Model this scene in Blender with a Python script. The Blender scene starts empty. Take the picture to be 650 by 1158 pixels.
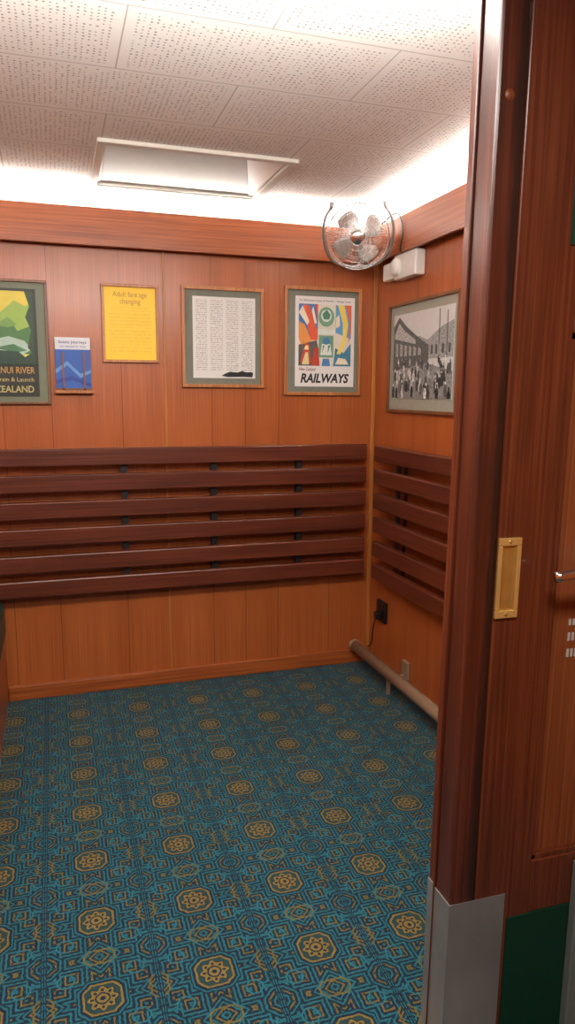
import bpy, bmesh, math, random
from mathutils import Vector, Matrix
random.seed(4)
SC=bpy.context.scene
SC.view_settings.view_transform='Standard'
COL=SC.collection

# ---------------------------------------------------------------- materials
def s2l(c):
    return tuple(((v/255)/12.92 if v/255<=.04045 else ((v/255+.055)/1.055)**2.4) for v in c)+(1,)
def newmat(name):
    m=bpy.data.materials.new(name); m.use_nodes=True
    nt=m.node_tree; return m,nt,nt.nodes['Principled BSDF']
def flat(name,rgb,rough=.5,metal=0,emit=0,spec=.5,noise=.06,scale=35):
    m,nt,b=newmat(name)
    c=s2l(rgb)
    n=nt.nodes.new('ShaderNodeTexNoise'); n.inputs['Scale'].default_value=scale
    tc=nt.nodes.new('ShaderNodeTexCoord'); nt.links.new(tc.outputs['Object'],n.inputs['Vector'])
    r=nt.nodes.new('ShaderNodeValToRGB')
    r.color_ramp.elements[0].position=.3; r.color_ramp.elements[1].position=.7
    r.color_ramp.elements[0].color=tuple(v*(1-noise) for v in c[:3])+(1,)
    r.color_ramp.elements[1].color=tuple(min(1,v*(1+noise)) for v in c[:3])+(1,)
    nt.links.new(n.outputs['Fac'],r.inputs['Fac']); nt.links.new(r.outputs['Color'],b.inputs['Base Color'])
    b.inputs['Roughness'].default_value=rough; b.inputs['Metallic'].default_value=metal
    b.inputs['Specular IOR Level'].default_value=spec
    return m
class E:
    """small expression helper on math nodes"""
    def __init__(s,nt,sock): s.nt=nt; s.s=sock
    def _op(s,op,*a,clamp=False):
        n=s.nt.nodes.new('ShaderNodeMath'); n.operation=op; n.use_clamp=clamp
        for i,v in enumerate((s,)+a):
            if isinstance(v,E): s.nt.links.new(v.s,n.inputs[i])
            else: n.inputs[i].default_value=v
        return E(s.nt,n.outputs[0])
    def __add__(s,o): return s._op('ADD',o)
    def __sub__(s,o): return s._op('SUBTRACT',o)
    def __mul__(s,o): return s._op('MULTIPLY',o)
    def __truediv__(s,o): return s._op('DIVIDE',o)
    def abs(s): return s._op('ABSOLUTE')
    def floor(s): return s._op('FLOOR')
    def fract(s): return s._op('FRACT')
    def lt(s,o): return s._op('LESS_THAN',o)
    def gt(s,o): return s._op('GREATER_THAN',o)
    def max(s,o): return s._op('MAXIMUM',o)
    def min(s,o): return s._op('MINIMUM',o)
    def mod(s,o): return s._op('FLOORED_MODULO',o)
    def sin(s): return s._op('SINE')
    def cos(s): return s._op('COSINE')
    def sqrt(s): return s._op('SQRT')
    def inv(s): return (s*-1)+1
    def between(s,a,b): return s.gt(a)*s.lt(b)
def xyz(nt):
    tc=nt.nodes.new('ShaderNodeTexCoord'); sp=nt.nodes.new('ShaderNodeSeparateXYZ')
    nt.links.new(tc.outputs['Object'],sp.inputs[0])
    return [E(nt,sp.outputs[i]) for i in range(3)],tc
def mix(nt,fac,a,b):
    n=nt.nodes.new('ShaderNodeMix'); n.data_type='RGBA'
    for sock,v in ((n.inputs['Factor'],fac),(n.inputs['A'],a),(n.inputs['B'],b)):
        if isinstance(v,E): nt.links.new(v.s,sock)
        elif isinstance(v,(tuple,float,int)): sock.default_value=v
        else: nt.links.new(v,sock)
    return n.outputs['Result']
def noise(nt,tc,scale,sc=1,detail=3,out='Fac'):
    mp=nt.nodes.new('ShaderNodeMapping'); mp.inputs['Scale'].default_value=scale
    nt.links.new(tc.outputs['Object'],mp.inputs[0])
    n=nt.nodes.new('ShaderNodeTexNoise'); n.inputs['Scale'].default_value=sc; n.inputs['Detail'].default_value=detail
    nt.links.new(mp.outputs[0],n.inputs['Vector']); return n.outputs[out]
def ramp(nt,fac,stops):
    r=nt.nodes.new('ShaderNodeValToRGB'); e=r.color_ramp.elements
    while len(e)<len(stops): e.new(.5)
    for i,(p,c) in enumerate(stops): e[i].position=p; e[i].color=s2l(c)
    nt.links.new(fac.s if isinstance(fac,E) else fac,r.inputs['Fac']); return r.outputs['Color']
def wood(name,dark,midc,light,axis,rough=.35,fine=150,grooves=None,gaxis=0,white_above=None,coat=.0,worn=None,edge=None):
    m,nt,b=newmat(name); (x,y,z),tc=xyz(nt)
    s1=[fine]*3; s1[axis]=2.2; s2=[9]*3; s2[axis]=.5
    a=E(nt,noise(nt,tc,s1,1,4)); c=E(nt,noise(nt,tc,s2,1,2))
    f=a*.7+c*.3
    col=ramp(nt,f,[(.34,dark),(.5,midc),(.66,light)])
    if worn:
        wv=E(nt,noise(nt,tc,(14,14,3),1,5))
        col=mix(nt,((wv-.50).max(0)*5*worn).min(.9),col,s2l((46,28,20)))
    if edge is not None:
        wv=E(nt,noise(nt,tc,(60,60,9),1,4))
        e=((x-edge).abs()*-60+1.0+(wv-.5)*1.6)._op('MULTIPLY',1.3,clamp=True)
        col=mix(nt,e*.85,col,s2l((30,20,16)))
    if grooves:
        g=(x,y,z)[gaxis]; acc=None
        for q in grooves:
            l=(g-q).abs().lt(.0018); acc=l if acc is None else acc.max(l)
        col=mix(nt,acc*.65,col,s2l([int(v*.4) for v in dark]))
    if white_above is not None:
        col=mix(nt,z.gt(white_above),col,s2l((244,243,240)))
    nt.links.new(col,b.inputs['Base Color'])
    b.inputs['Roughness'].default_value=rough
    b.inputs['Coat Weight'].default_value=coat; b.inputs['Coat Roughness'].default_value=.2
    bp=nt.nodes.new('ShaderNodeBump'); bp.inputs['Strength'].default_value=.05; bp.inputs['Distance'].default_value=.002
    nt.links.new(a.s,bp.inputs['Height']); nt.links.new(bp.outputs[0],b.inputs['Normal'])
    return m
GB=[-2.3,-2.12,-1.941,-1.72,-1.383,-1.165,-.925,-.745,-.56,-.254]
GR=[-.25,-.47,-.7,-.93,-1.2,-1.45,-1.7,-1.95,-2.2]
M={}
M['wallB']=wood('veneer_back',(138,70,29),(160,84,38),(174,98,48),2,.36,300,grooves=GB,gaxis=0,white_above=2.33,coat=.15)
M['wallR']=wood('veneer_side',(138,68,28),(160,82,36),(174,96,46),2,.36,300,grooves=GR,gaxis=1,white_above=2.33,coat=.15)
M['slatX']=wood('mahogany_x',(62,23,12),(86,37,20),(106,50,29),0,.38,140,coat=.1)
M['slatY']=wood('mahogany_y',(62,23,12),(86,37,20),(106,50,29),1,.38,140,coat=.1)
M['corX']=wood('cornice_x',(116,54,22),(138,69,30),(156,84,40),0,.38,110,coat=.1)
M['corY']=wood('cornice_y',(116,54,22),(138,69,30),(156,84,40),1,.38,110,coat=.1)
M['skX']=wood('skirting_x',(128,62,26),(154,80,36),(172,98,48),0,.35,90)
M['doorZ']=wood('door_mahogany',(70,28,15),(92,42,22),(110,56,31),2,.34,140,coat=.2,worn=.3)
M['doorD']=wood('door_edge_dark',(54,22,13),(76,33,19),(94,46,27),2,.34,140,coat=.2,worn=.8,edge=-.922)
M['panelZ']=wood('door_panel_veneer',(96,48,24),(118,62,31),(134,76,41),2,.42,220)
M['gold']=wood('gold_beading',(150,90,36),(172,108,46),(188,124,58),2,.4,60)
M['white']=flat('white_paint',(236,234,228),.6,noise=.02)
M['whitedim']=flat('cream_paint',(214,210,200),.6,noise=.02)
M['whiteplastic']=flat('white_plastic',(232,230,224),.4,noise=.02)
M['black']=flat('black_metal',(22,19,18),.45)
M['blackplastic']=flat('black_plastic',(18,17,18),.35)
M['greymat']=flat('grey_mount_board',(116,118,106),.85)
M['framewood']=wood('frame_wood',(144,88,44),(170,108,60),(190,128,76),2,.4,150)
M['framedark']=wood('frame_dark',(84,48,26),(110,68,36),(132,84,48),2,.4,150)
M['paper']=flat('white_paper',(230,228,224),.5,noise=.015)
M['chrome']=flat('chrome',(236,236,236),.18,1)
M['alu']=flat('aluminium_blade',(198,196,192),.4,.6)
M['brass']=flat('brass',(236,208,128),.3,.7)
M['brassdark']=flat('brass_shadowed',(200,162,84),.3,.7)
M['pipe']=flat('beige_pipe',(142,114,90),.5)
M['green']=flat('green_vinyl',(28,48,36),.5)
M['greenpaint']=flat('green_paint',(4,50,32),.45)
M['greenglass']=flat('green_glass',(6,58,42),.3)
M['grey']=flat('hatch_grey',(196,198,188),.45,noise=.02)
M['bk']=flat('ink_black',(20,20,22),.6)
M['steelpale']=flat('pale_strip',(112,122,116),.4,.2)
M['letter']=flat('sign_letter',(170,168,162),.5)
def steel():
    m,nt,b=newmat('brushed_steel'); (x,y,z),tc=xyz(nt)
    a=noise(nt,tc,(6,6,4),1,4)
    nt.links.new(ramp(nt,a,[(.3,(152,152,150)),(.7,(182,182,180))]),b.inputs['Base Color'])
    b.inputs['Metallic'].default_value=.7; b.inputs['Roughness'].default_value=.42
    return m
M['steel']=steel()
def tube_mat():
    m,nt,b=newmat('lit_tube'); b.inputs['Base Color'].default_value=(1,1,1,1)
    b.inputs['Emission Color'].default_value=(1,.965,.92,1); b.inputs['Emission Strength'].default_value=130
    return m
M['tube']=tube_mat()

def carpet():
    m,nt,b=newmat('woven_carpet'); (x,y,z),tc=xyz(nt)
    wn=E(nt,noise(nt,tc,(1,1,1),70,2)); wn2=E(nt,noise(nt,tc,(1.1,1,1),67,2))
    P=.29378
    X=(x+1.07339)/P+(wn-.5)*.024; Y=(y+2.03748)/P+(wn2-.5)*.024
    u=(X+.5).fract()-.5; v=(Y+.5).fract()-.5
    a=u.abs(); c=v.abs()
    def octo(a,c): return (a.max(c)).max((a+c)*.72)
    def eu(a,c): return (a*a+c*c).sqrt()
    sq=(a.max(c)).max((a+c)*.64)      # square with clipped corners
    r=eu(a,c)
    ang=a._op('ARCTAN2',c)
    lob=(ang*8).cos()*.012
    a2=(a-.5).abs(); c2=(c-.5).abs()
    d1=octo(a2,c2)
    d2=(a2+c)*.78+.02
    d3=(a+c2)*.78+.035
    d4=((a-.26).abs()).max((c-.30).abs())+.05
    d5=((a-.36).abs()).max((c-.17).abs())+.06
    d=d1.min(d2).min(d3).min(d4).min(d5)
    k=d*24
    line=k.fract().between(.30,.72)
    idx=k.floor().mod(3).gt(1.5)
    nav=s2l((15,27,46)); teal=s2l((14,84,94)); gold=s2l((92,80,34)); grn=s2l((26,54,56)); tl=s2l((16,92,104)); ochre=s2l((108,90,36))
    cut=((u*50.3).sin()*(v*50.3).sin()).abs().gt(.78)
    linecol=mix(nt,idx,teal,gold)
    base=mix(nt,cut,nav,grn)
    col=mix(nt,line,base,linecol)
    col=mix(nt,cut*line,col,mix(nt,idx,tl,nav))
    # angular gold frames linking the rosettes
    f1=(octo((a-.055).abs(),c2)-.085).abs().lt(.009)
    f2=(octo(a2,(c-.05).abs())-.080).abs().lt(.009)
    f3=(octo((a-.31).abs(),(c-.28).abs())-.075).abs().lt(.008)
    col=mix(nt,f1.max(f2),col,gold)
    col=mix(nt,f3,col,tl)
    col=mix(nt,a2.lt(.026),col,nav)
    col=mix(nt,a2.between(.006,.016)*((Y*12).fract().gt(.22)),col,teal)
    # rosette
    col=mix(nt,sq.lt(.226),col,nav)
    col=mix(nt,sq.between(.198,.214),col,teal)
    col=mix(nt,sq.between(.154,.174),col,ochre)
    col=mix(nt,sq.lt(.150),col,grn)
    col=mix(nt,(r+lob*-1.4).lt(.130),col,nav)
    col=mix(nt,(r+lob*-1.4).lt(.120),col,ochre)
    col=mix(nt,((ang*8).cos().gt(.45))*r.between(.076,.108),col,nav)
    col=mix(nt,r.between(.052,.068),col,nav)
    col=mix(nt,r.lt(.022),col,nav)
    pn=E(nt,noise(nt,tc,(1,1,1),380,2)); big=E(nt,noise(nt,tc,(1,1,1),6,2))
    k=(pn-.5)*1.4+(big-.5)*.3+.98
    hsv=nt.nodes.new('ShaderNodeHueSaturation'); nt.links.new(col,hsv.inputs['Color']); nt.links.new(k.s,hsv.inputs['Value'])
    hsv.inputs['Saturation'].default_value=.95
    nt.links.new(hsv.outputs[0],b.inputs['Base Color'])
    b.inputs['Roughness'].default_value=.95; b.inputs['Specular IOR Level'].default_value=.15
    b.inputs['Sheen Weight'].default_value=.08
    bp=nt.nodes.new('ShaderNodeBump'); bp.inputs['Strength'].default_value=.4; bp.inputs['Distance'].default_value=.002
    nt.links.new(pn.s,bp.inputs['Height']); nt.links.new(bp.outputs[0],b.inputs['Normal'])
    return m
M['carpet']=carpet()
def ceilmat():
    m,nt,b=newmat('perforated_tiles'); (x,y,z),tc=xyz(nt)
    row=((y+1.0)/.375).floor(); fy=((y+1.0)/.375).fract()
    off=row.mod(2)*.5
    fx=((x+1.50)/.75+off).fract()
    seam=(fx.lt(.006)).max(fy.lt(.012))
    border=(fx.lt(.03)).max(fx.gt(.97)).max(fy.lt(.06)).max(fy.gt(.94))
    vo=nt.nodes.new('ShaderNodeTexVoronoi'); vo.voronoi_dimensions='2D'; vo.inputs['Scale'].default_value=60; vo.inputs['Randomness'].default_value=.2
    nt.links.new(tc.outputs['Object'],vo.inputs['Vector'])
    d=E(nt,vo.outputs['Distance'])
    sc=nt.nodes.new('ShaderNodeSeparateColor'); nt.links.new(vo.outputs['Color'],sc.inputs[0])
    rad=E(nt,sc.outputs[0])*.12+.13
    hole=(rad-d).gt(0)*(E(nt,sc.outputs[1]).gt(.16))*border.inv()
    col=mix(nt,hole,s2l((234,232,227)),s2l((158,152,145)))
    col=mix(nt,seam,col,s2l((184,178,171)))
    nt.links.new(col,b.inputs['Base Color']); b.inputs['Roughness'].default_value=.8
    return m
M['ceil']=ceilmat()
def docmat():
    m,nt,b=newmat('printed_columns'); (x,y,z),tc=xyz(nt)
    rowf=(z*95).fract(); n=E(nt,noise(nt,tc,(200,200,95),1,0))
    colf=((x+1.02)/.082).fract()
    t=rowf.gt(.45)*n.gt(.45)*colf.between(.08,.88)*x.between(-1.008,-.708)*z.between(1.665,2.02)
    nt.links.new(mix(nt,t,s2l((220,219,214)),s2l((174,172,166))),b.inputs['Base Color']); b.inputs['Roughness'].default_value=.5
    return m
M['doc']=docmat()
def yelmat():
    m,nt,b=newmat('yellow_notice'); (x,y,z),tc=xyz(nt)
    zone=z.between(1.74,1.965)*x.between(-1.435,-1.230)
    rowf=(z*62).fract(); n=E(nt,noise(nt,tc,(190,190,62),1,0))
    para=(z*12.4).fract().gt(.14)
    t=rowf.gt(.5)*n.gt(.40)*zone*para
    nt.links.new(mix(nt,t*.45,s2l((246,204,40)),s2l((220,168,40))),b.inputs['Base Color']); b.inputs['Roughness'].default_value=.5
    return m
M['yel']=yelmat()

# ---------------------------------------------------------------- mesh helpers
def obj_from_bm(bm,name,mat,smooth=False,bevel=0):
    me=bpy.data.meshes.new(name); bmesh.ops.recalc_face_normals(bm,faces=bm.faces); bm.to_mesh(me); bm.free()
    if mat is not None: me.materials.append(mat)
    if smooth:
        for p in me.polygons: p.use_smooth=True
    o=bpy.data.objects.new(name,me); COL.objects.link(o)
    if bevel:
        md=o.modifiers.new('bevel','BEVEL'); md.width=bevel; md.segments=2; md.limit_method='ANGLE'
    return o
def addbox(bm,x0,x1,y0,y1,z0,z1):
    vs=[bm.verts.new((x,y,z)) for x in (x0,x1) for y in (y0,y1) for z in (z0,z1)]
    for f in ((0,1,3,2),(4,6,7,5),(0,4,5,1),(2,3,7,6),(0,2,6,4),(1,5,7,3)): bm.faces.new([vs[i] for i in f])
def boxes(name,lst,mat,bevel=0):
    bm=bmesh.new()
    for b in lst: addbox(bm,*b)
    return obj_from_bm(bm,name,mat,bevel=bevel)
def tube_bm(bm,pts,r,closed=False,seg=8,caps=True):
    pts=[Vector(p) for p in pts]; n=len(pts); rings=[]; prev=None
    for i,p in enumerate(pts):
        if closed: t=(pts[(i+1)%n]-pts[i-1]).normalized()
        else: t=(pts[min(i+1,n-1)]-pts[max(i-1,0)]).normalized()
        if prev is None:
            a=Vector((0,0,1)) if abs(t.z)<.9 else Vector((1,0,0)); prev=(a-t*a.dot(t)).normalized()
        else: prev=(prev-t*prev.dot(t)).normalized()
        q=t.cross(prev)
        rings.append([bm.verts.new(p+(prev*math.cos(k*2*math.pi/seg)+q*math.sin(k*2*math.pi/seg))*r) for k in range(seg)])
    for i in range(n if closed else n-1):
        A=rings[i]; B=rings[(i+1)%n]
        for k in range(seg): bm.faces.new((A[k],A[(k+1)%seg],B[(k+1)%seg],B[k]))
    if caps and not closed: bm.faces.new(rings[0]); bm.faces.new(rings[-1][::-1])
def tube(name,paths,r,mat,closed=False,seg=8,mtx=None):
    bm=bmesh.new()
    for p in paths: tube_bm(bm,p,r,closed,seg)
    if mtx: bmesh.ops.transform(bm,matrix=mtx,verts=bm.verts)
    return obj_from_bm(bm,name,mat,smooth=True)
def spline(P,n=6):
    P=[Vector(p) for p in P]; out=[]
    for i in range(len(P)-1):
        a=P[max(i-1,0)]; b=P[i]; c=P[i+1]; d=P[min(i+2,len(P)-1)]
        for k in range(n):
            t=k/n; out.append(.5*((2*b)+(c-a)*t+(2*a-5*b+4*c-d)*t*t+(3*b-a-3*c+d)*t**3))
    out.append(P[-1]); return out
def lathe(name,prof,mat,mtx,seg=40):
    bm=bmesh.new(); rings=[]
    for r,z in prof:
        if r<1e-6: rings.append([bm.verts.new((0,0,z))])
        else: rings.append([bm.verts.new((r*math.cos(k*2*math.pi/seg),r*math.sin(k*2*math.pi/seg),z)) for k in range(seg)])
    for A,B in zip(rings,rings[1:]):
        for k in range(seg):
            k2=(k+1)%seg
            if len(A)==1 and len(B)==1: continue
            if len(A)==1: bm.faces.new((A[0],B[k],B[k2]))
            elif len(B)==1: bm.faces.new((A[k],A[k2],B[0]))
            else: bm.faces.new((A[k],A[k2],B[k2],B[k]))
    bmesh.ops.transform(bm,matrix=mtx,verts=bm.verts)
    return obj_from_bm(bm,name,mat,smooth=True)
def thing(name,label,cat,base,parts,group=None,structure=False):
    e=bpy.data.objects.new(name,None); e.empty_display_size=.05; e.location=base; COL.objects.link(e)
    if structure: e['kind']='structure'
    e['label']=label; e['category']=cat
    if group: e['group']=group
    for p in parts:
        p.parent=e; p.location=-Vector(base)
    return e
def struct(o,label):
    o['kind']='structure'; o['label']=label; o['category']='room part'; return o
def MB(s,t,d): return (s,-d,t)
def MR(s,t,d): return (-d,-s,t)
def MD(s,t,d): return (s,-2.53-d,t)
def pbox(name,mp,lst,mat,bevel=0):
    bm=bmesh.new()
    for s0,s1,t0,t1,d0,d1 in lst: addbox(bm,s0,s1,t0,t1,d0,d1)
    for v in bm.verts: v.co=mp(*v.co)
    return obj_from_bm(bm,name,mat,bevel=bevel)
def ppoly(name,mp,polys,d,mat,th=.0006):
    bm=bmesh.new()
    for pl in polys:
        f=bm.faces.new([bm.verts.new((a,b,d)) for a,b in pl])
        r=bmesh.ops.extrude_face_region(bm,geom=[f])
        for v in r['geom']:
            if isinstance(v,bmesh.types.BMVert): v.co.z+=th
    for v in bm.verts: v.co=mp(*v.co)
    return obj_from_bm(bm,name,mat)
def text(mp,txt,s,t,d,size,mat,align='CENTER',width=None,bold=0,name='lettering',shear=0):
    c=bpy.data.curves.new('t','FONT'); c.body=txt; c.size=size; c.align_x=align; c.offset=bold*size; c.extrude=.0003; c.resolution_u=3; c.shear=shear
    o=bpy.data.objects.new('t',c); COL.objects.link(o)
    dg=bpy.context.evaluated_depsgraph_get(); dg.update()
    me=bpy.data.meshes.new_from_object(o.evaluated_get(dg)); bpy.data.objects.remove(o)
    xs=[v.co.x for v in me.vertices]; k=1
    if width and xs: k=width/(max(xs)-min(xs))
    for v in me.vertices: v.co=mp(s+v.co.x*k,t+v.co.y,d+v.co.z)
    me.materials.clear(); me.materials.append(mat); me.name=name
    q=bpy.data.objects.new(name,me); COL.objects.link(q); return q
def circ(cx,cy,rx,ry=None,n=20,a0=0,a1=2*math.pi):
    ry=ry or rx
    return [(cx+rx*math.cos(a0+(a1-a0)*i/n),cy+ry*math.sin(a0+(a1-a0)*i/n)) for i in range(n)]

# ---------------------------------------------------------------- room
ZC=2.50; XL=-2.55; YF=-2.48
struct(boxes('floor',[(XL-.1,.1,-4.9,.1,-.06,0)],M['carpet']),'patterned teal, navy and gold woven carpet')
hx0,hx1,hy0,hy1=-1.48,-.745,-.72,-.14
struct(boxes('ceiling',[(XL-.1,hx0,-4.9,.1,ZC,ZC+.05),(hx1,.1,-4.9,.1,ZC,ZC+.05),(hx0,hx1,-4.9,hy0,ZC,ZC+.05),(hx0,hx1,hy1,.1,ZC,ZC+.05)],M['ceil']),'white perforated acoustic tile ceiling')
struct(boxes('wall_back',[(XL-.1,.1,0,.1,0,ZC)],M['wallB']),'orange-brown veneer panelled wall with vertical grooves')
struct(boxes('wall_right',[(0,.1,-4.9,0,0,ZC)],M['wallR']),'orange-brown veneer side wall')
struct(boxes('wall_left',[(XL-.1,XL,-4.9,0,0,ZC)],M['wallR']),'orange-brown veneer side wall')
struct(boxes('wall_rear',[(XL-.1,.1,-5.0,-4.9,0,ZC)],M['wallB']),'corridor wall in wood veneer')
struct(boxes('wall_front',[(XL,-2.02,-2.55,YF,0,ZC),(-2.02,-.975,-2.55,YF,2.34,ZC),(-.30,0,-2.55,YF,0,ZC),(-.975,-.30,-2.55,YF,2.34,ZC)],M['doorZ']),'dark mahogany partition around the doorway')
struct(boxes('baseboard_back',[(-1.99,0,-.025,0,0,.075)],M['skX'],.004),'orange-brown timber skirting board')
struct(boxes('baseboard_right',[(-.02,0,-2.48,-.025,0,.06)],M['wallR'],.004),'low timber skirting board')
CB,CT=2.235,2.410
struct(boxes('trim_1',[(XL,-.065,-.065,-.047,CB,CT),(XL,-.047,-.047,0,2.30,2.31)],M['corX'],.003),'reddish timber cornice board hiding the cove light')
struct(boxes('trim_2',[(-.065,-.047,-2.48,-.047,CB,CT),(-.047,0,-2.48,-.047,2.30,2.31)],M['corY'],.003),'reddish timber cornice board hiding the cove light')
struct(boxes('trim_3',[(XL+.047,XL+.065,-2.48,-.065,CB,CT),(XL,XL+.047,-2.48,-.065,2.30,2.31)],M['corY'],.003),'reddish timber cornice board hiding the cove light')
struct(boxes('trim_4',[(-1.171,-1.159,-.006,0,.075,2.30)],M['gold'],.002),'thin golden timber beading on the wall')
struct(boxes('trim_5',[(-.022,0,-.012,0,.075,2.30)],M['gold'],.003),'thin golden timber beading in the corner')
def cove(a,b):
    t=tube('glass_tube',[[a,b]],.013,M['tube'],seg=10)
    d=(Vector(b)-Vector(a)).normalized()
    e1=tube('end_cap',[[Vector(a)-d*.02,a]],.015,M['whiteplastic'],seg=10)
    e2=tube('end_cap',[[b,Vector(b)+d*.02]],.015,M['whiteplastic'],seg=10)
    base=[(min(a[0],b[0])-.01,max(a[0],b[0])+.01,min(a[1],b[1])-.01,max(a[1],b[1])+.01,2.31,a[2]-.012)]
    h=boxes('housing',base,M['whiteplastic'])
    thing('fluorescent_tube','lit white fluorescent tube in the cornice trough','light',(a[0],a[1],2.31),[t,e1,e2,h],group='cove light tubes')
TZ=2.393
cove((XL+.12,-.026,TZ),(-.12,-.026,TZ))
cove((-.026,-2.4,TZ),(-.026,-.12,TZ))
cove((XL+.026,-2.4,TZ),(XL+.026,-.16,TZ))

# ceiling hatch recess
fl=.035; zb=ZC-.016
fr=boxes('flange',[(hx0-fl,hx1+fl,hy0-fl,hy0,zb,ZC),(hx0-fl,hx1+fl,hy1,hy1+.02,zb,ZC),(hx0-fl,hx0,hy0,hy1,zb,ZC),(hx1,hx1+fl,hy0,hy1,zb,ZC)],M['whitedim'],.004)
hs=.24
sh=boxes('shaft',[(hx0-.012,hx0,hy0,hy1,ZC,ZC+hs),(hx1,hx1+.012,hy0,hy1,ZC,ZC+hs),(hx0-.012,hx1+.012,hy0-.012,hy0,ZC,ZC+hs),(hx0-.012,hx1+.012,hy1,hy1+.012,ZC,ZC+hs),(hx0-.012,hx1+.012,hy0-.012,hy1+.012,ZC+hs,ZC+hs+.012)],M['white'])
def sheet(name,pts,mat,th=.008):
    bm=bmesh.new(); f_=bm.faces.new([bm.verts.new(p) for p in pts]); rr=bmesh.ops.extrude_face_region(bm,geom=[f_])
    for v in rr['geom']:
        if isinstance(v,bmesh.types.BMVert): v.co.z+=th
    return obj_from_bm(bm,name,mat)
hm=hy0+.06
pn=sheet('tilted_panel',[(hx0+.02,hy1-.004,ZC-.002),(hx1-.02,hy1-.004,ZC-.002),(hx1-.17,hm,ZC+.13),(hx0+.02,hm,ZC+.13)],M['grey'])  # far side of the recess, tilted so it catches more room light
ck=sheet('cheek',[(hx1-.018,hy1-.004,ZC-.002),(hx1-.001,hy1-.004,ZC-.002),(hx1-.001,hy0+.002,ZC+.0),(hx1-.168,hm,ZC+.13)],M['white'])
c2=sheet('cheek',[(hx0+.001,hy1-.004,ZC-.002),(hx0+.018,hy1-.004,ZC-.002),(hx0+.018,hm,ZC+.13),(hx0+.001,hy0+.002,ZC)],M['white'])
c3=sheet('cheek',[(hx0+.001,hy0+.001,ZC),(hx1-.001,hy0+.001,ZC),(hx1-.168,hm,ZC+.13),(hx0+.018,hm,ZC+.13)],M['ceil'])
pf=tube('panel_edge',[[(hx0+.004,hy1-.008,ZC-.004),(hx1-.004,hy1-.008,ZC-.004)]],.006,M['whitedim'])
thing('ceiling_hatch','white framed recessed roof hatch with pale grey panel','hatch',(hx0,hy1,ZC),[fr,sh,pn,pf,ck,c2,c3])

# ---------------------------------------------------------------- backrests
TOPS=[1.280,1.153,1.022,.890,.757,.632]; SH=.085
def slat_profile(bm,mp,s0,s1,top,h):
    d0,d1=.050,.080
    pr=[(d0,top-h),(d1-.004,top-h),(d1,top-h+.005),(d1,top-.007),(d1-.003,top-.002),(d1-.007,top),(d0,top)]
    A=[bm.verts.new((s0,t,d)) for d,t in pr]; B=[bm.verts.new((s1,t,d)) for d,t in pr]
    n=len(pr)
    for i in range(n): bm.faces.new((A[i],A[(i+1)%n],B[(i+1)%n],B[i]))
    bm.faces.new(A); bm.faces.new(B[::-1])
    for v in A+B: v.co=mp(*v.co)
def backrest(mp,s0,s1,bx,mat,label,base):
    bm=bmesh.new()
    for t in TOPS: slat_profile(bm,mp,s0,s1,t,SH)
    sl=obj_from_bm(bm,'slats',mat)
    ps=[sl]
    for b in bx:
        ps.append(pbox('bracket',mp,[(b-.012,b+.012,.56,1.27,.001,.007),(b-.012,b+.012,.56,1.265,.040,.050)]+[(b-.012,b+.012,t-.055,t-.030,.007,.040) for t in TOPS]+[(b-.017,b+.017,t-SH-.036,t-SH-.006,.044,.052) for t in TOPS[:-1]],M['black']))
    thing('slatted_backrest',label,'bench backrest',base,ps)
backrest(MB,-2.5,-.075,[-2.2,-1.389,-.928,-.457],M['slatX'],'long dark mahogany six-slat backrest on black brackets',(-1.3,-.05,.55))
backrest(MR,.19,2.35,[.42,1.0,1.6,2.2],M['slatY'],'mahogany six-slat backrest fixed along the side wall',(-.05,-1.27,.55))

# bench seat
st=boxes('side_panel',[(-2.02,-1.992,-1.5,-.03,0,.36)],M['skX'],.004)
cu=boxes('cushion',[(XL+.03,-1.985,-1.55,-.03,.36,.53)],M['green'],.02)
bs=boxes('seat_base',[(XL+.03,-2.02,-1.5,-.03,0,.36)],M['doorD'])
thing('bench_seat','timber bench seat with dark green vinyl cushion','bench',(-2.25,-.75,0),[st,cu,bs])

# ---------------------------------------------------------------- pictures
def frame_parts(mp,s0,s1,t0,t1,w,fm,mat_c,mw,dp=.02):
    f=pbox('frame',mp,[(s0,s1,t1-w,t1,0,dp),(s0,s1,t0,t0+w,0,dp),(s0,s0+w,t0+w,t1-w,0,dp),(s1-w,s1,t0+w,t1-w,0,dp)],fm,.002)
    ps=[f]
    if mat_c: ps.append(pbox('mount_board',mp,[(s0+w,s1-w,t0+w,t1-w,.002,.008)],mat_c))
    return ps
def C(r,g,b): 
    k=f'ink_{r}_{g}_{b}'
    if k not in M: M[k]=flat(k,(r,g,b),.5,noise=.04)
    return M[k]
s0,s1,t0,t1=-2.15,-1.721,1.492,2.071
ps=frame_parts(MB,s0,s1,t0,t1,.012,M['framedark'],C(104,110,88),.04)
a0,a1=-2.095,-1.772
ps.append(pbox('print',MB,[(a0,a1,1.528,2.030,.008,.0095)],C(20,28,18)))
ps.append(ppoly('artwork',MB,[[(a0+.014,1.68),(a1-.014,1.68),(a1-.014,2.018),(a0+.014,2.018)]],.0097,C(222,206,80)))
ps.append(ppoly('artwork',MB,[[(a0+.014,1.88),(-2.0,1.95),(-1.93,1.92),(-1.87,1.975),(-1.82,1.95),(a1-.014,1.97),(a1-.014,1.84),(-1.9,1.80),(a0+.014,1.80)]],.0103,C(146,180,78)))
ps.append(ppoly('artwork',MB,[[(a0+.014,1.78),(-1.97,1.88),(-1.88,1.87),(-1.86,1.835),(-1.80,1.86),(a1-.014,1.84),(a1-.014,1.73),(a0+.014,1.72)]],.0109,C(66,112,56)))
ps.append(ppoly('artwork',MB,[[(-1.99,1.79),(-1.9,1.81),(-1.83,1.79),(-1.80,1.75),(-1.87,1.71),(-1.97,1.71)]],.0115,C(166,194,178)))
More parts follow.
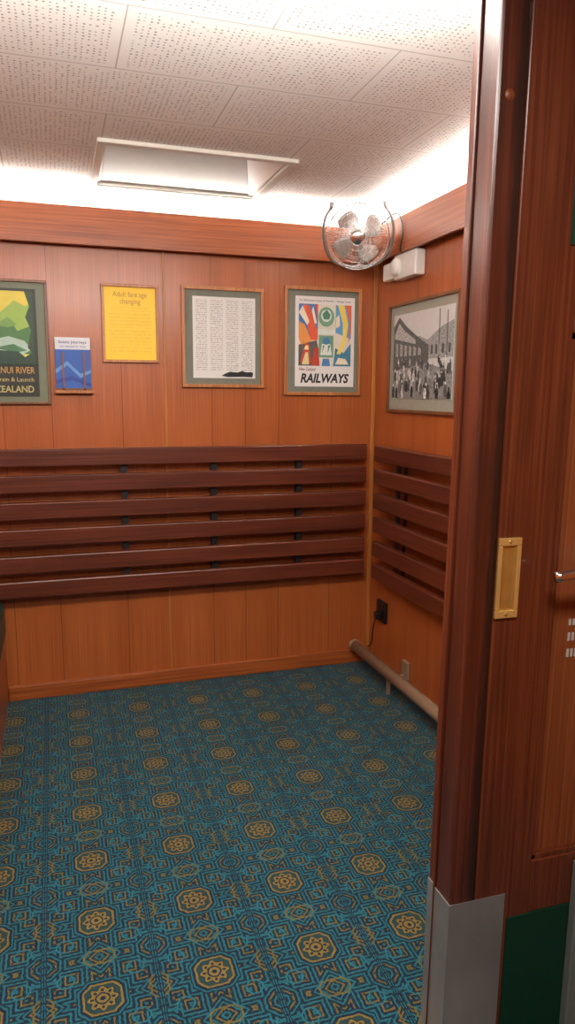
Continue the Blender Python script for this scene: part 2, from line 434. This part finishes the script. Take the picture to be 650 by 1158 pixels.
ps.append(ppoly('artwork',MB,[[(-1.97,1.755),(-1.88,1.775),(-1.82,1.745),(-1.87,1.735)]],.0119,C(60,110,70)))
ps.append(ppoly('artwork',MB,[[(-1.96,1.86),(-1.90,1.90),(-1.86,1.865),(-1.90,1.85)]],.0119,C(110,150,70)))
ps.append(ppoly('artwork',MB,[[(a1-.014,2.018),(a1-.05,2.018),(a1-.030,1.95),(a1-.05,1.90),(a1-.026,1.84),(a1-.045,1.76),(a1-.014,1.72)]],.0121,C(30,60,30)))
ps.append(ppoly('artwork',MB,[[(a0+.014,1.68),(a1-.014,1.68),(a1-.014,1.745),(-1.83,1.715),(-1.86,1.74),(-1.95,1.745),(a0+.014,1.73)]],.0125,C(18,52,34)))
ps.append(text(MB,'WANGANUI RIVER',-1.933,1.638,.0100,.044,C(204,154,66),width=.285))
ps.append(text(MB,'See it by Train & Launch',-1.933,1.600,.0100,.028,C(196,176,108),width=.275))
ps.append(text(MB,'NEW ZEALAND',-1.933,1.549,.0100,.044,C(190,180,112),width=.270,bold=.01))
thing('framed_poster','vintage river travel poster in thin dark frame, green hills','poster',(-1.93,0,1.492),ps)
ps=[pbox('back_plate',MB,[(-1.700,-1.524,1.56,1.80,0,.004)],C(150,80,34)),
    pbox('ledge',MB,[(-1.703,-1.521,1.545,1.560,0,.034)],M['framewood'],.002)]
ps+= [pbox('front_rod',MB,[(a-.004,a+.004,1.56,1.742,.026,.031)],C(128,78,44)) for a in (-1.660,-1.562)]
ps.append(pbox('front_rail',MB,[(-1.700,-1.524,1.560,1.570,.026,.031)],C(120,70,40)))
thing('brochure_holder','small timber brochure rack with two front rods','brochure holder',(-1.61,0,1.545),ps)
ps=[pbox('cover',MB,[(-1.694,-1.530,1.5605,1.812,.006,.016)],C(34,84,166)),
    pbox('title_band',MB,[(-1.694,-1.530,1.755,1.812,.016,.0166)],C(214,218,226)),
    ppoly('swoosh',MB,[[(-1.694,1.66),(-1.64,1.70),(-1.58,1.64),(-1.53,1.66),(-1.53,1.645),(-1.58,1.62),(-1.64,1.68),(-1.694,1.64)]],.0162,C(96,146,206)),
    ppoly('swoosh',MB,[[(-1.694,1.61),(-1.62,1.63),(-1.53,1.59),(-1.53,1.575),(-1.62,1.61),(-1.694,1.59)]],.0162,C(20,54,140)),
    text(MB,'Scenic Journeys',-1.612,1.784,.0168,.019,C(30,40,110),width=.13,bold=.01),
    text(MB,'NEW ZEALAND BY TRAIN',-1.612,1.765,.0168,.012,C(70,80,130),width=.12)]
thing('brochure','blue brochure with white title band in the rack','brochure',(-1.61,-.01,1.5605),ps)
s0,s1,t0,t1=-1.471,-1.194,1.698,2.075
ps=frame_parts(MB,s0,s1,t0,t1,.014,M['framewood'],None,0,.016)
ps.append(pbox('print',MB,[(s0+.009,s1-.009,t0+.009,t1-.009,.002,.007)],M['yel']))
ps.append(text(MB,'Adult fare age',-1.332,2.015,.0072,.036,C(186,136,36),width=.165,bold=.01))
ps.append(text(MB,'changing',-1.332,1.982,.0072,.036,C(186,136,36),width=.10,bold=.01))
thing('framed_notice','bright yellow printed notice in thin timber frame','notice',(-1.33,0,1.698),ps)
s0,s1,t0,t1=-1.080,-.648,1.580,2.085
ps=frame_parts(MB,s0,s1,t0,t1,.018,M['framewood'],M['greymat'],.04)
ps.append(pbox('print',MB,[(-1.022,-.694,1.628,2.035,.008,.0095)],M['doc']))
sil=[(-.875,1.640),(-.84,1.634),(-.76,1.636),(-.71,1.634),(-.705,1.655),(-.715,1.662),(-.745,1.660),(-.765,1.667),(-.79,1.658),(-.83,1.662),(-.855,1.652)]
ps.append(ppoly('silhouette',MB,[sil],.0098,M['bk']))
thing('framed_document','white text document with grey mount in timber frame','framed document',(-.86,0,1.58),ps)
s0,s1,t0,t1=-.535,-.096,1.543,2.110
ps=frame_parts(MB,s0,s1,t0,t1,.018,M['framewood'],M['greymat'],.04)
x0,x1=-.474,-.135
ps.append(pbox('print',MB,[(x0,x1,1.590,2.062,.008,.0095)],M['paper']))
A0,A1,B0,B1=-.455,-.155,1.70,2.022
W=A1-A0; H=B1-B0
def q(pts): return [(A0+a*W,B0+b*H) for a,b in pts]
def art(d,col,*polys):
    for p in polys: ps.append(ppoly('artwork',MB,[q(p)],d,C(*col)))
art(.0097,(222,216,200),[(0,0),(1,0),(1,1),(0,1)])
art(.0102,(60,110,170),[(0,.45),(.36,.52),(.36,1),(0,1)])
art(.0108,(206,84,52),[(.08,.98),(.20,.98),(.36,.55),(.36,.42),(.22,.42)],[(.30,1),(.36,1),(.36,.72)])
art(.0110,(222,146,72),[(0,.72),(.12,.66),(.24,.40),(.05,.34),(0,.45)])
art(.0112,(238,228,206),[(.0,.86),(.07,.97),(.20,.72),(.16,.66)],[(.24,.9),(.27,.96),(.34,.70),(.30,.68)])
art(.0104,(84,82,78),[(0,.34),(.34,.42),(.40,.2),(.30,.0),(.0,.0)])
art(.0112,(182,64,44),[(.03,.05),(.12,.36),(.20,.36),(.24,.05)],[(.24,.0),(.30,.3),(.38,.3),(.40,.0)])
art(.0118,(232,216,160),[(.06,.02),(.13,.22),(.18,.22),(.2,.02)],[(.10,.26),(.13,.33),(.18,.33),(.19,.26)])
art(.0115,(110,156,126),circ(.52,.80,.15,.16),[(.38,.14),(.66,.14),(.66,.5),(.38,.5)])
art(.0121,(224,228,220),circ(.52,.82,.10,.10),[(.41,.18),(.63,.18),(.60,.36),(.44,.36)],[(.36,.52),(.68,.52),(.68,.60),(.36,.60)])
art(.0124,(70,124,100),[(.47,.76),(.57,.76),(.60,.84),(.52,.92),(.44,.84)],[(.44,.20),(.49,.34),(.46,.34)],[(.55,.20),(.60,.34),(.56,.34)])
art(.0127,(76,126,180),circ(.52,.41,.07,.06),[(.44,.0),(.60,.0),(.58,.12),(.46,.12)])
art(.0106,(100,160,204),[(.70,1),(1,1),(1,.45),(.70,.55)])
art(.0114,(238,214,104),[(.74,1),(.86,1),(.94,.7),(.90,.4),(.80,.2),(.72,.2),(.84,.45),(.84,.7)])
art(.0118,(210,108,74),[(.88,1),(1,1),(1,.55),(.95,.38),(.97,.72)])
art(.0108,(66,124,150),[(.66,0),(1,0),(1,.38),(.86,.22),(.70,.30)])
art(.0120,(236,226,196),[(.70,.03),(.96,.03),(.90,.12),(.76,.14)],[(.70,.62),(.78,.66),(.77,.84),(.71,.80)])
ps.append(text(MB,'For All-Inclusive Scenic & Thermal  -  Package Tours',-.305,2.036,.0097,.014,C(30,30,34),width=.29))
ps.append(text(MB,'New Zealand',-.405,1.674,.0097,.024,C(120,50,46),width=.095,bold=.01,shear=.2))
ps.append(text(MB,'RAILWAYS',-.307,1.612,.0097,.066,M['bk'],width=.280,bold=.035,shear=.22))
thing('framed_poster','colourful railway travel poster with grey mount and timber frame','poster',(-.31,0,1.543),ps)
s0,s1,t0,t1=.190,.895,1.458,2.008
ps=frame_parts(MR,s0,s1,t0,t1,.016,M['framedark'],C(150,150,136),.05)
p0,p1,q0,q1=.245,.845,1.530,1.950
W=p1-p0; H=q1-q0
def q(pts): return [(min(max(p0+a*W,p0+.001),p1-.001),min(max(q0+b*H,q0+.001),q1-.001)) for a,b in pts]
def g(v):
    k=f'photo_grey_{v}'
    if k not in M: M[k]=flat(k,(v,v,v-2),.5,noise=.45,scale=95)
    return M[k]
ps.append(pbox('print',MR,[(p0,p1,q0,q1,.008,.0095)],C(206,206,204)))
def bw(d,v,*polys):
    for p in polys: ps.append(ppoly('artwork',MR,[q(p)],d,g(v)))
bw(.0097,150,[(0,.55),(.3,.62),(.45,.72),(.6,.66),(.8,.78),(1,.84),(1,.45),(0,.45)])
bw(.0102,86,[(0,.30),(0,.86),(.10,.97),(.22,.86),(.42,.72),(.62,.60),(.62,.40),(.3,.3)])
bw(.0108,176,[(.02,.76),(.10,.90),(.20,.80),(.40,.68),(.40,.63),(.02,.72)])
bw(.0112,160,*[[(a,.5),(a+.045,.5),(a+.045,.66-a*.2),(a,.68-a*.2)] for a in (.05,.13,.21,.29,.37,.45)])
bw(.0112,70,*[[(a,.5),(a+.03,.5),(a+.03,.60),(a,.60)] for a in (.66,.73,.83,.93)])
bw(.0106,134,[(0,0),(1,0),(1,.30),(.6,.40),(0,.34)])
bw(.0112,80,[(.78,.60),(.79,.60),(.79,.98),(.78,.98)],[(.90,.45),(.91,.45),(.91,.95),(.90,.95)])
for i in range(90):
    a=random.uniform(.02,.97); b=.47-.37*(i/90)**1.1+random.uniform(-.02,.02); s=.040*(1.55-b*1.9)
    cc=random.choice([36,46,58,80,120,190,214]); hc=random.choice([40,160,200]) 
    d=.0114+.00002*i
    bw(d,cc,[(a-s*.36,max(b-s*2.6,0.004)),(a+s*.36,max(b-s*2.6,.004)),(a+s*.46,b-s*.9),(a+s*.26,b),(a-s*.26,b),(a-s*.46,b-s*.9)])
    bw(d+.00002,hc,circ(a,b+s*.40,s*.24,s*.38,8))
thing('framed_photograph','black and white photograph of a crowd beside a train','framed photograph',(0,-.54,1.458),ps)

# ---------------------------------------------------------------- fan
fc=Vector((-.245,-.29,2.318)); fd=Vector((-.40,-.87,-.26)).normalized()
zq=fd; xq=Vector((0,0,1)).cross(zq).normalized(); yq=zq.cross(xq)
FM=Matrix((( xq.x,yq.x,zq.x,fc.x),(xq.y,yq.y,zq.y,fc.y),(xq.z,yq.z,zq.z,fc.z),(0,0,0,1)))
R=.155
def ring(r,z,n=48): return [(r*math.cos(i*2*math.pi/n),r*math.sin(i*2*math.pi/n),z) for i in range(n)]
bm=bmesh.new()
for r,z,w in ((R,0,.0032),(R*.98,.022,.0018),(R*.90,.036,.0014),(R*.75,.044,.0014),(R*.58,.051,.0014),(R*.40,.055,.0014),(.036,.058,.002),(R*.97,-.030,.0016),(R*.7,-.055,.0016),(R*.45,-.062,.0016)):
    tube_bm(bm,ring(r,z),w,True,6)
NW=64
for i in range(NW):
    a=i*2*math.pi/NW; c,s=math.cos(a),math.sin(a); tw=.25
    pts=[]
    for r,z in ((.036,.058),(.09,.052),(R*.8,.042),(R*.93,.032),(R,.016),(R,0)):
        aa=a+tw*(1-r/R); pts.append((r*math.cos(aa),r*math.sin(aa),z))
    tube_bm(bm,pts,.0013,False,5,False)
    if i%2==0:
        tube_bm(bm,[(R*c,R*s,0),(R*.97*c,R*.97*s,-.030),(R*.7*c,R*.7*s,-.055),(.05*c,.05*s,-.065)],.0013,False,5,False)
bmesh.ops.transform(bm,matrix=FM,verts=bm.verts)
cage=obj_from_bm(bm,'cage',M['chrome'],True)
badge=lathe('badge',[(0,.066),(.022,.065),(.032,.062),(.035,.056),(0,.054)],M['chrome'],FM,32)
motor=lathe('motor_housing',[(0,-.115),(.030,-.112),(.046,-.098),(.050,-.07),(.050,-.03),(.044,-.012),(0,-.010)],M['chrome'],FM,32)
hub=lathe('hub',[(0,.026),(.018,.024),(.024,.016),(.024,-.008),(0,-.010)],M['alu'],FM,24)
blades=[]
for k in range(4):
    bm=bmesh.new(); rows=[]
    for i in range(9):
        t=i/8; r=.020+t*(R*.82-.020)
        wA=.22+ .34*math.sin(math.pi*min(1,t*1.0)*.8)
        a0=-wA*.9; a1=wA*(1.0 if t<.8 else 1.0-(t-.8)*1.6)
        row=[]
        for j in range(6):
            f=j/5; a=a0+(a1-a0)*f+.35*t
            row.append(bm.verts.new((r*math.cos(a+k*math.pi/2+.3),r*math.sin(a+k*math.pi/2+.3),.016-.034*f+.006*math.sin(f*math.pi))))
        rows.append(row)
    for A,B in zip(rows,rows[1:]):
        for j in range(5): bm.faces.new((A[j],A[j+1],B[j+1],B[j]))
    bmesh.ops.transform(bm,matrix=FM,verts=bm.verts)
    o=obj_from_bm(bm,'blade',M['alu'],True); md=o.modifiers.new('s','SOLIDIFY'); md.thickness=.0015; blades.append(o)
yk=[]
for sgn in (-1,1):
    yk.append(spline([(sgn*(R-.020),.130,.0),(sgn*(R+.004),.095,.0),(sgn*(R+.016),.045,-.004),(sgn*(R+.016),0,-.010),(sgn*(R+.002),-.07,-.03),(sgn*.115,-.125,-.07),(sgn*.05,-.15,-.11),(0,-.15,-.12)],4))
yoke=tube('yoke',yk,.0075,M['steel'],seg=8,mtx=FM)
tips=[]
for sgn in (-1,1):
    tips.append(tube('pivot_knob',[[(sgn*(R-.020),.126,0),(sgn*(R-.028),.160,.0)]],.011,M['steel'],seg=12,mtx=FM))
bp_=FM@Vector((0,-.15,-.12))
arm=tube('mounting_arm',[[bp_,Vector((-.13,-.12,2.26)),Vector((-.13,-.07,2.27))]],.009,M['chrome'],seg=10)
plate=boxes('wall_plate',[(-.165,-.095,-.074,-.066,2.24,2.32)],M['chrome'],.003)
cord=tube('cord',[spline([FM@Vector((.03,.0,-.11)),Vector((-.11,-.27,2.39)),Vector((-.080,-.36,2.425)),Vector((-.074,-.42,2.38)),Vector((-.074,-.435,2.31)),Vector((-.072,-.41,2.25)),Vector((-.045,-.39,2.232))])],.0045,M['blackplastic'],seg=6)
thing('wall_fan','chrome caged fan on yoke mounted high in the corner','fan',(-.13,-.066,2.24),[cage,badge,motor,hub,yoke,arm,plate,cord]+blades+tips)
ps=[boxes('body',[(-.055,0,-.54,-.31,2.115,2.235)],M['whiteplastic'],.008),
    boxes('side_box',[(-.045,0,-.308,-.16,2.13,2.215)],M['whiteplastic'],.008)]
ps.append(lathe('round_cover',[(0,.028),(.030,.026),(.040,.016),(.042,-.012),(0,-.012)],M['whiteplastic'],Matrix.Translation((-.055,-.35,2.175))@Matrix.Rotation(-math.pi/2,4,'Y'),28))
thing('junction_box','white plastic electrical box with round cover','junction box',(-.02,-.3,2.115),ps)

# ---------------------------------------------------------------- outlet + heater pipe
ps=[boxes('face_plate',[(-.018,0,-.245,-.135,.29,.41)],M['blackplastic'],.004),
    boxes('plug',[(-.055,-.018,-.215,-.175,.31,.35)],M['blackplastic'],.006),
    tube('cord',[spline([(-.05,-.195,.315),(-.06,-.19,.26),(-.05,-.16,.18),(-.045,-.12,.13),(-.045,-.09,.115)])],.004,M['blackplastic'],seg=6)]
thing('power_outlet','black wall outlet with plug and black cord','power outlet',(0,-.19,.29),ps)
pr=[tube('pipe',[[(-.115,-.06,.12),(-.115,-2.3,.12)]],.030,M['pipe'],seg=24)]
pr.append(lathe('end_cap',[(0,.012),(.026,.010),(.033,.004),(.034,-.02),(.030,-.02)],M['pipe'],Matrix.Translation((-.115,-.056,.12))@Matrix.Rotation(-math.pi/2,4,'X'),24))
for yy in (-.50,-1.5,-2.2):
    pr.append(boxes('bracket',[(-.12,-.0,yy-.010,yy+.010,.078,.098),(-.02,-.002,yy-.03,yy+.03,.07,.17),(-.118,-.100,yy-.008,yy+.008,0,.092)],M['pipe'],.002))
thing('heater_pipe','beige-brown round heater pipe low along the wall','heater pipe',(-.115,-1.2,0),pr)

# ---------------------------------------------------------------- doorway post and sliding door
YD=-2.55
post=boxes('post_core',[(-.973,-.915,YD,-2.490,0,2.33)],M['doorD'],.005)
lin=boxes('inner_lining',[(-.978,-.955,-2.489,-2.468,0,2.33)],M['doorZ'],.002)
kp=boxes('kick_plate',[(-.9755,-.839,YD-.0025,YD-.001,.0,.486),(-.9755,-.9735,YD-.001,-2.490,0,.486),(-.9805,-.9785,-2.489,-2.469,0,.497)],M['steel'])
t6=thing('trim_6','dark mahogany doorway post with steel kick plate','door post',(-.95,-2.5,0),[post,lin,kp],structure=True)
st=boxes('stile',[(-.912,-.774,YD,-2.50,0,2.33)],M['doorZ'],.003)
rails=boxes('rail',[(-.774,-.30,YD,-2.50,1.667,1.80),(-.774,-.30,YD,-2.50,.42,.545),(-.774,-.30,YD,-2.50,2.15,2.33)],M['doorZ'],.003)
bd=boxes('panel_bead',[(-.774,-.762,YD+.004,-2.52,.545,1.667),(-.774,-.30,YD+.004,-2.52,.545,.557),(-.774,-.30,YD+.004,-2.52,1.655,1.667)],M['doorZ'],.002)
mp_=boxes('middle_panel',[(-.764,-.30,-2.535,-2.51,.54,1.67)],M['panelZ'])
up=boxes('upper_panel',[(-.796,-.30,YD-.003,-2.545,1.83,2.03)],M['greenglass'])
lp=boxes('lower_panel',[(-.774,-.30,-2.553,-2.51,.0,.42),(-.830,-.774,-2.553,YD,.0,.42)],M['greenpaint'])
ls=boxes('guard_strip',[(-.668,-.30,-2.575,-2.553,0,.53)],M['steelpale'],.003)
cx,cz=-.887,1.187
R1=.006
fp=boxes('flush_pull',[(cx-.026,cx+.027,YD-R1,YD,cz+.066,cz+.082),(cx-.026,cx+.027,YD-R1,YD,cz-.082,cz-.066),(cx-.026,cx-.016,YD-R1,YD,cz-.066,cz+.066),(cx+.017,cx+.027,YD-R1,YD,cz-.066,cz+.066)],M['brass'],.0015)
bm=bmesh.new(); ra=[];rb=[]
for i in range(9):
    a=math.pi*i/8; X_=cx+.0005-.0165*math.cos(a); Y_=YD-R1+.001+.0045*math.sin(a)
    ra.append(bm.verts.new((X_,Y_,cz-.066))); rb.append(bm.verts.new((X_,Y_,cz+.066)))
for i in range(8): bm.faces.new((ra[i],ra[i+1],rb[i+1],rb[i]))
cup=obj_from_bm(bm,'recess_cup',M['brassdark'],True)
sc_=[lathe('screw',[(0,.0012),(.003,.001),(.004,0)],M['brassdark'],Matrix.Translation((cx,YD-R1,cz+dz))@Matrix.Rotation(math.pi/2,4,'X'),12) for dz in (.074,-.074)]
for s in [cup]+sc_: s.parent=fp
plug=lathe('screw_plug',[(0,.002),(.009,.0015),(.010,0)],M['panelZ'],Matrix.Translation((-.948,YD,2.077))@Matrix.Rotation(math.pi/2,4,'X'),16); 
lv=tube('lever_handle',[spline([(-.66,YD,1.205),(-.66,YD-.05,1.205),(-.70,YD-.058,1.206),(-.76,YD-.056,1.203),(-.812,YD-.052,1.196)],4)],.011,M['chrome'],seg=12)
ro=lathe('rose',[(0,.010),(.024,.009),(.027,0)],M['chrome'],Matrix.Translation((-.66,YD,1.205))@Matrix.Rotation(math.pi/2,4,'X'),24)
marks=[]
for z0,z1 in ((1.070,1.084),(1.036,1.054),(1.000,1.018)):
    for k in range(8):
        marks.append(pbox('lettering',MD,[(-.716+k*.010,-.710+k*.010,z0,z1,.005,.0058)],M['letter']))
thing('door_1','mahogany sliding door with brass flush pull and green panels','door',(-.6,-2.52,0),[st,rails,bd,mp_,up,lp,ls,fp,lv,ro]+marks,structure=True)
plug.parent=t6; plug.location=-Vector(t6.location)
t6.rotation_euler=(0,.012,0)
bpy.data.objects['door_1'].rotation_euler=(0,.012,0)

# ---------------------------------------------------------------- lights
def area(name,loc,size,power,color=(1,.96,.9),rot=(0,0,0),sy=None):
    l=bpy.data.lights.new(name,'AREA'); l.energy=power; l.color=color; l.shape='RECTANGLE'; l.size=size; l.size_y=sy or size
    o=bpy.data.objects.new(name,l); o.location=loc; o.rotation_euler=rot; COL.objects.link(o); return o
area('corridor_fill',(-1.5,-3.6,2.46),1.2,46,sy=.3)  # added fill light behind the view, no fitting modelled
area('cabin_fill',(-1.35,-2.2,2.47),1.4,48,sy=.25)  # unseen fill added to lift the overall light in the cabin
area('ceiling_fill',(-1.5,-2.3,2.28),1.6,27,rot=(math.radians(128),0,0),sy=.2)  # unseen light added above the doorway to brighten the ceiling
w=bpy.data.worlds.new('w'); SC.world=w; w.use_nodes=True
w.node_tree.nodes['Background'].inputs[0].default_value=(.9,.85,.8,1); w.node_tree.nodes['Background'].inputs[1].default_value=.1

# ---------------------------------------------------------------- camera
yaw,pitch,roll,F=.31317,.16191,.0066,818.19
f=Vector((math.sin(yaw)*math.cos(pitch),math.cos(yaw)*math.cos(pitch),-math.sin(pitch)))
r=Vector((math.cos(yaw),-math.sin(yaw),0)); u=r.cross(f)
r2=r*math.cos(roll)+u*math.sin(roll); u2=-r*math.sin(roll)+u*math.cos(roll)
cam=bpy.data.cameras.new('camera'); co=bpy.data.objects.new('camera',cam); COL.objects.link(co)
mt=Matrix(((r2.x,u2.x,-f.x,-1.72172),(r2.y,u2.y,-f.y,-3.75051),(r2.z,u2.z,-f.z,1.55),(0,0,0,1)))
co.matrix_world=mt
cam.sensor_fit='VERTICAL'; cam.sensor_height=24; cam.lens=F/1158*24; cam.clip_start=.02
SC.camera=co
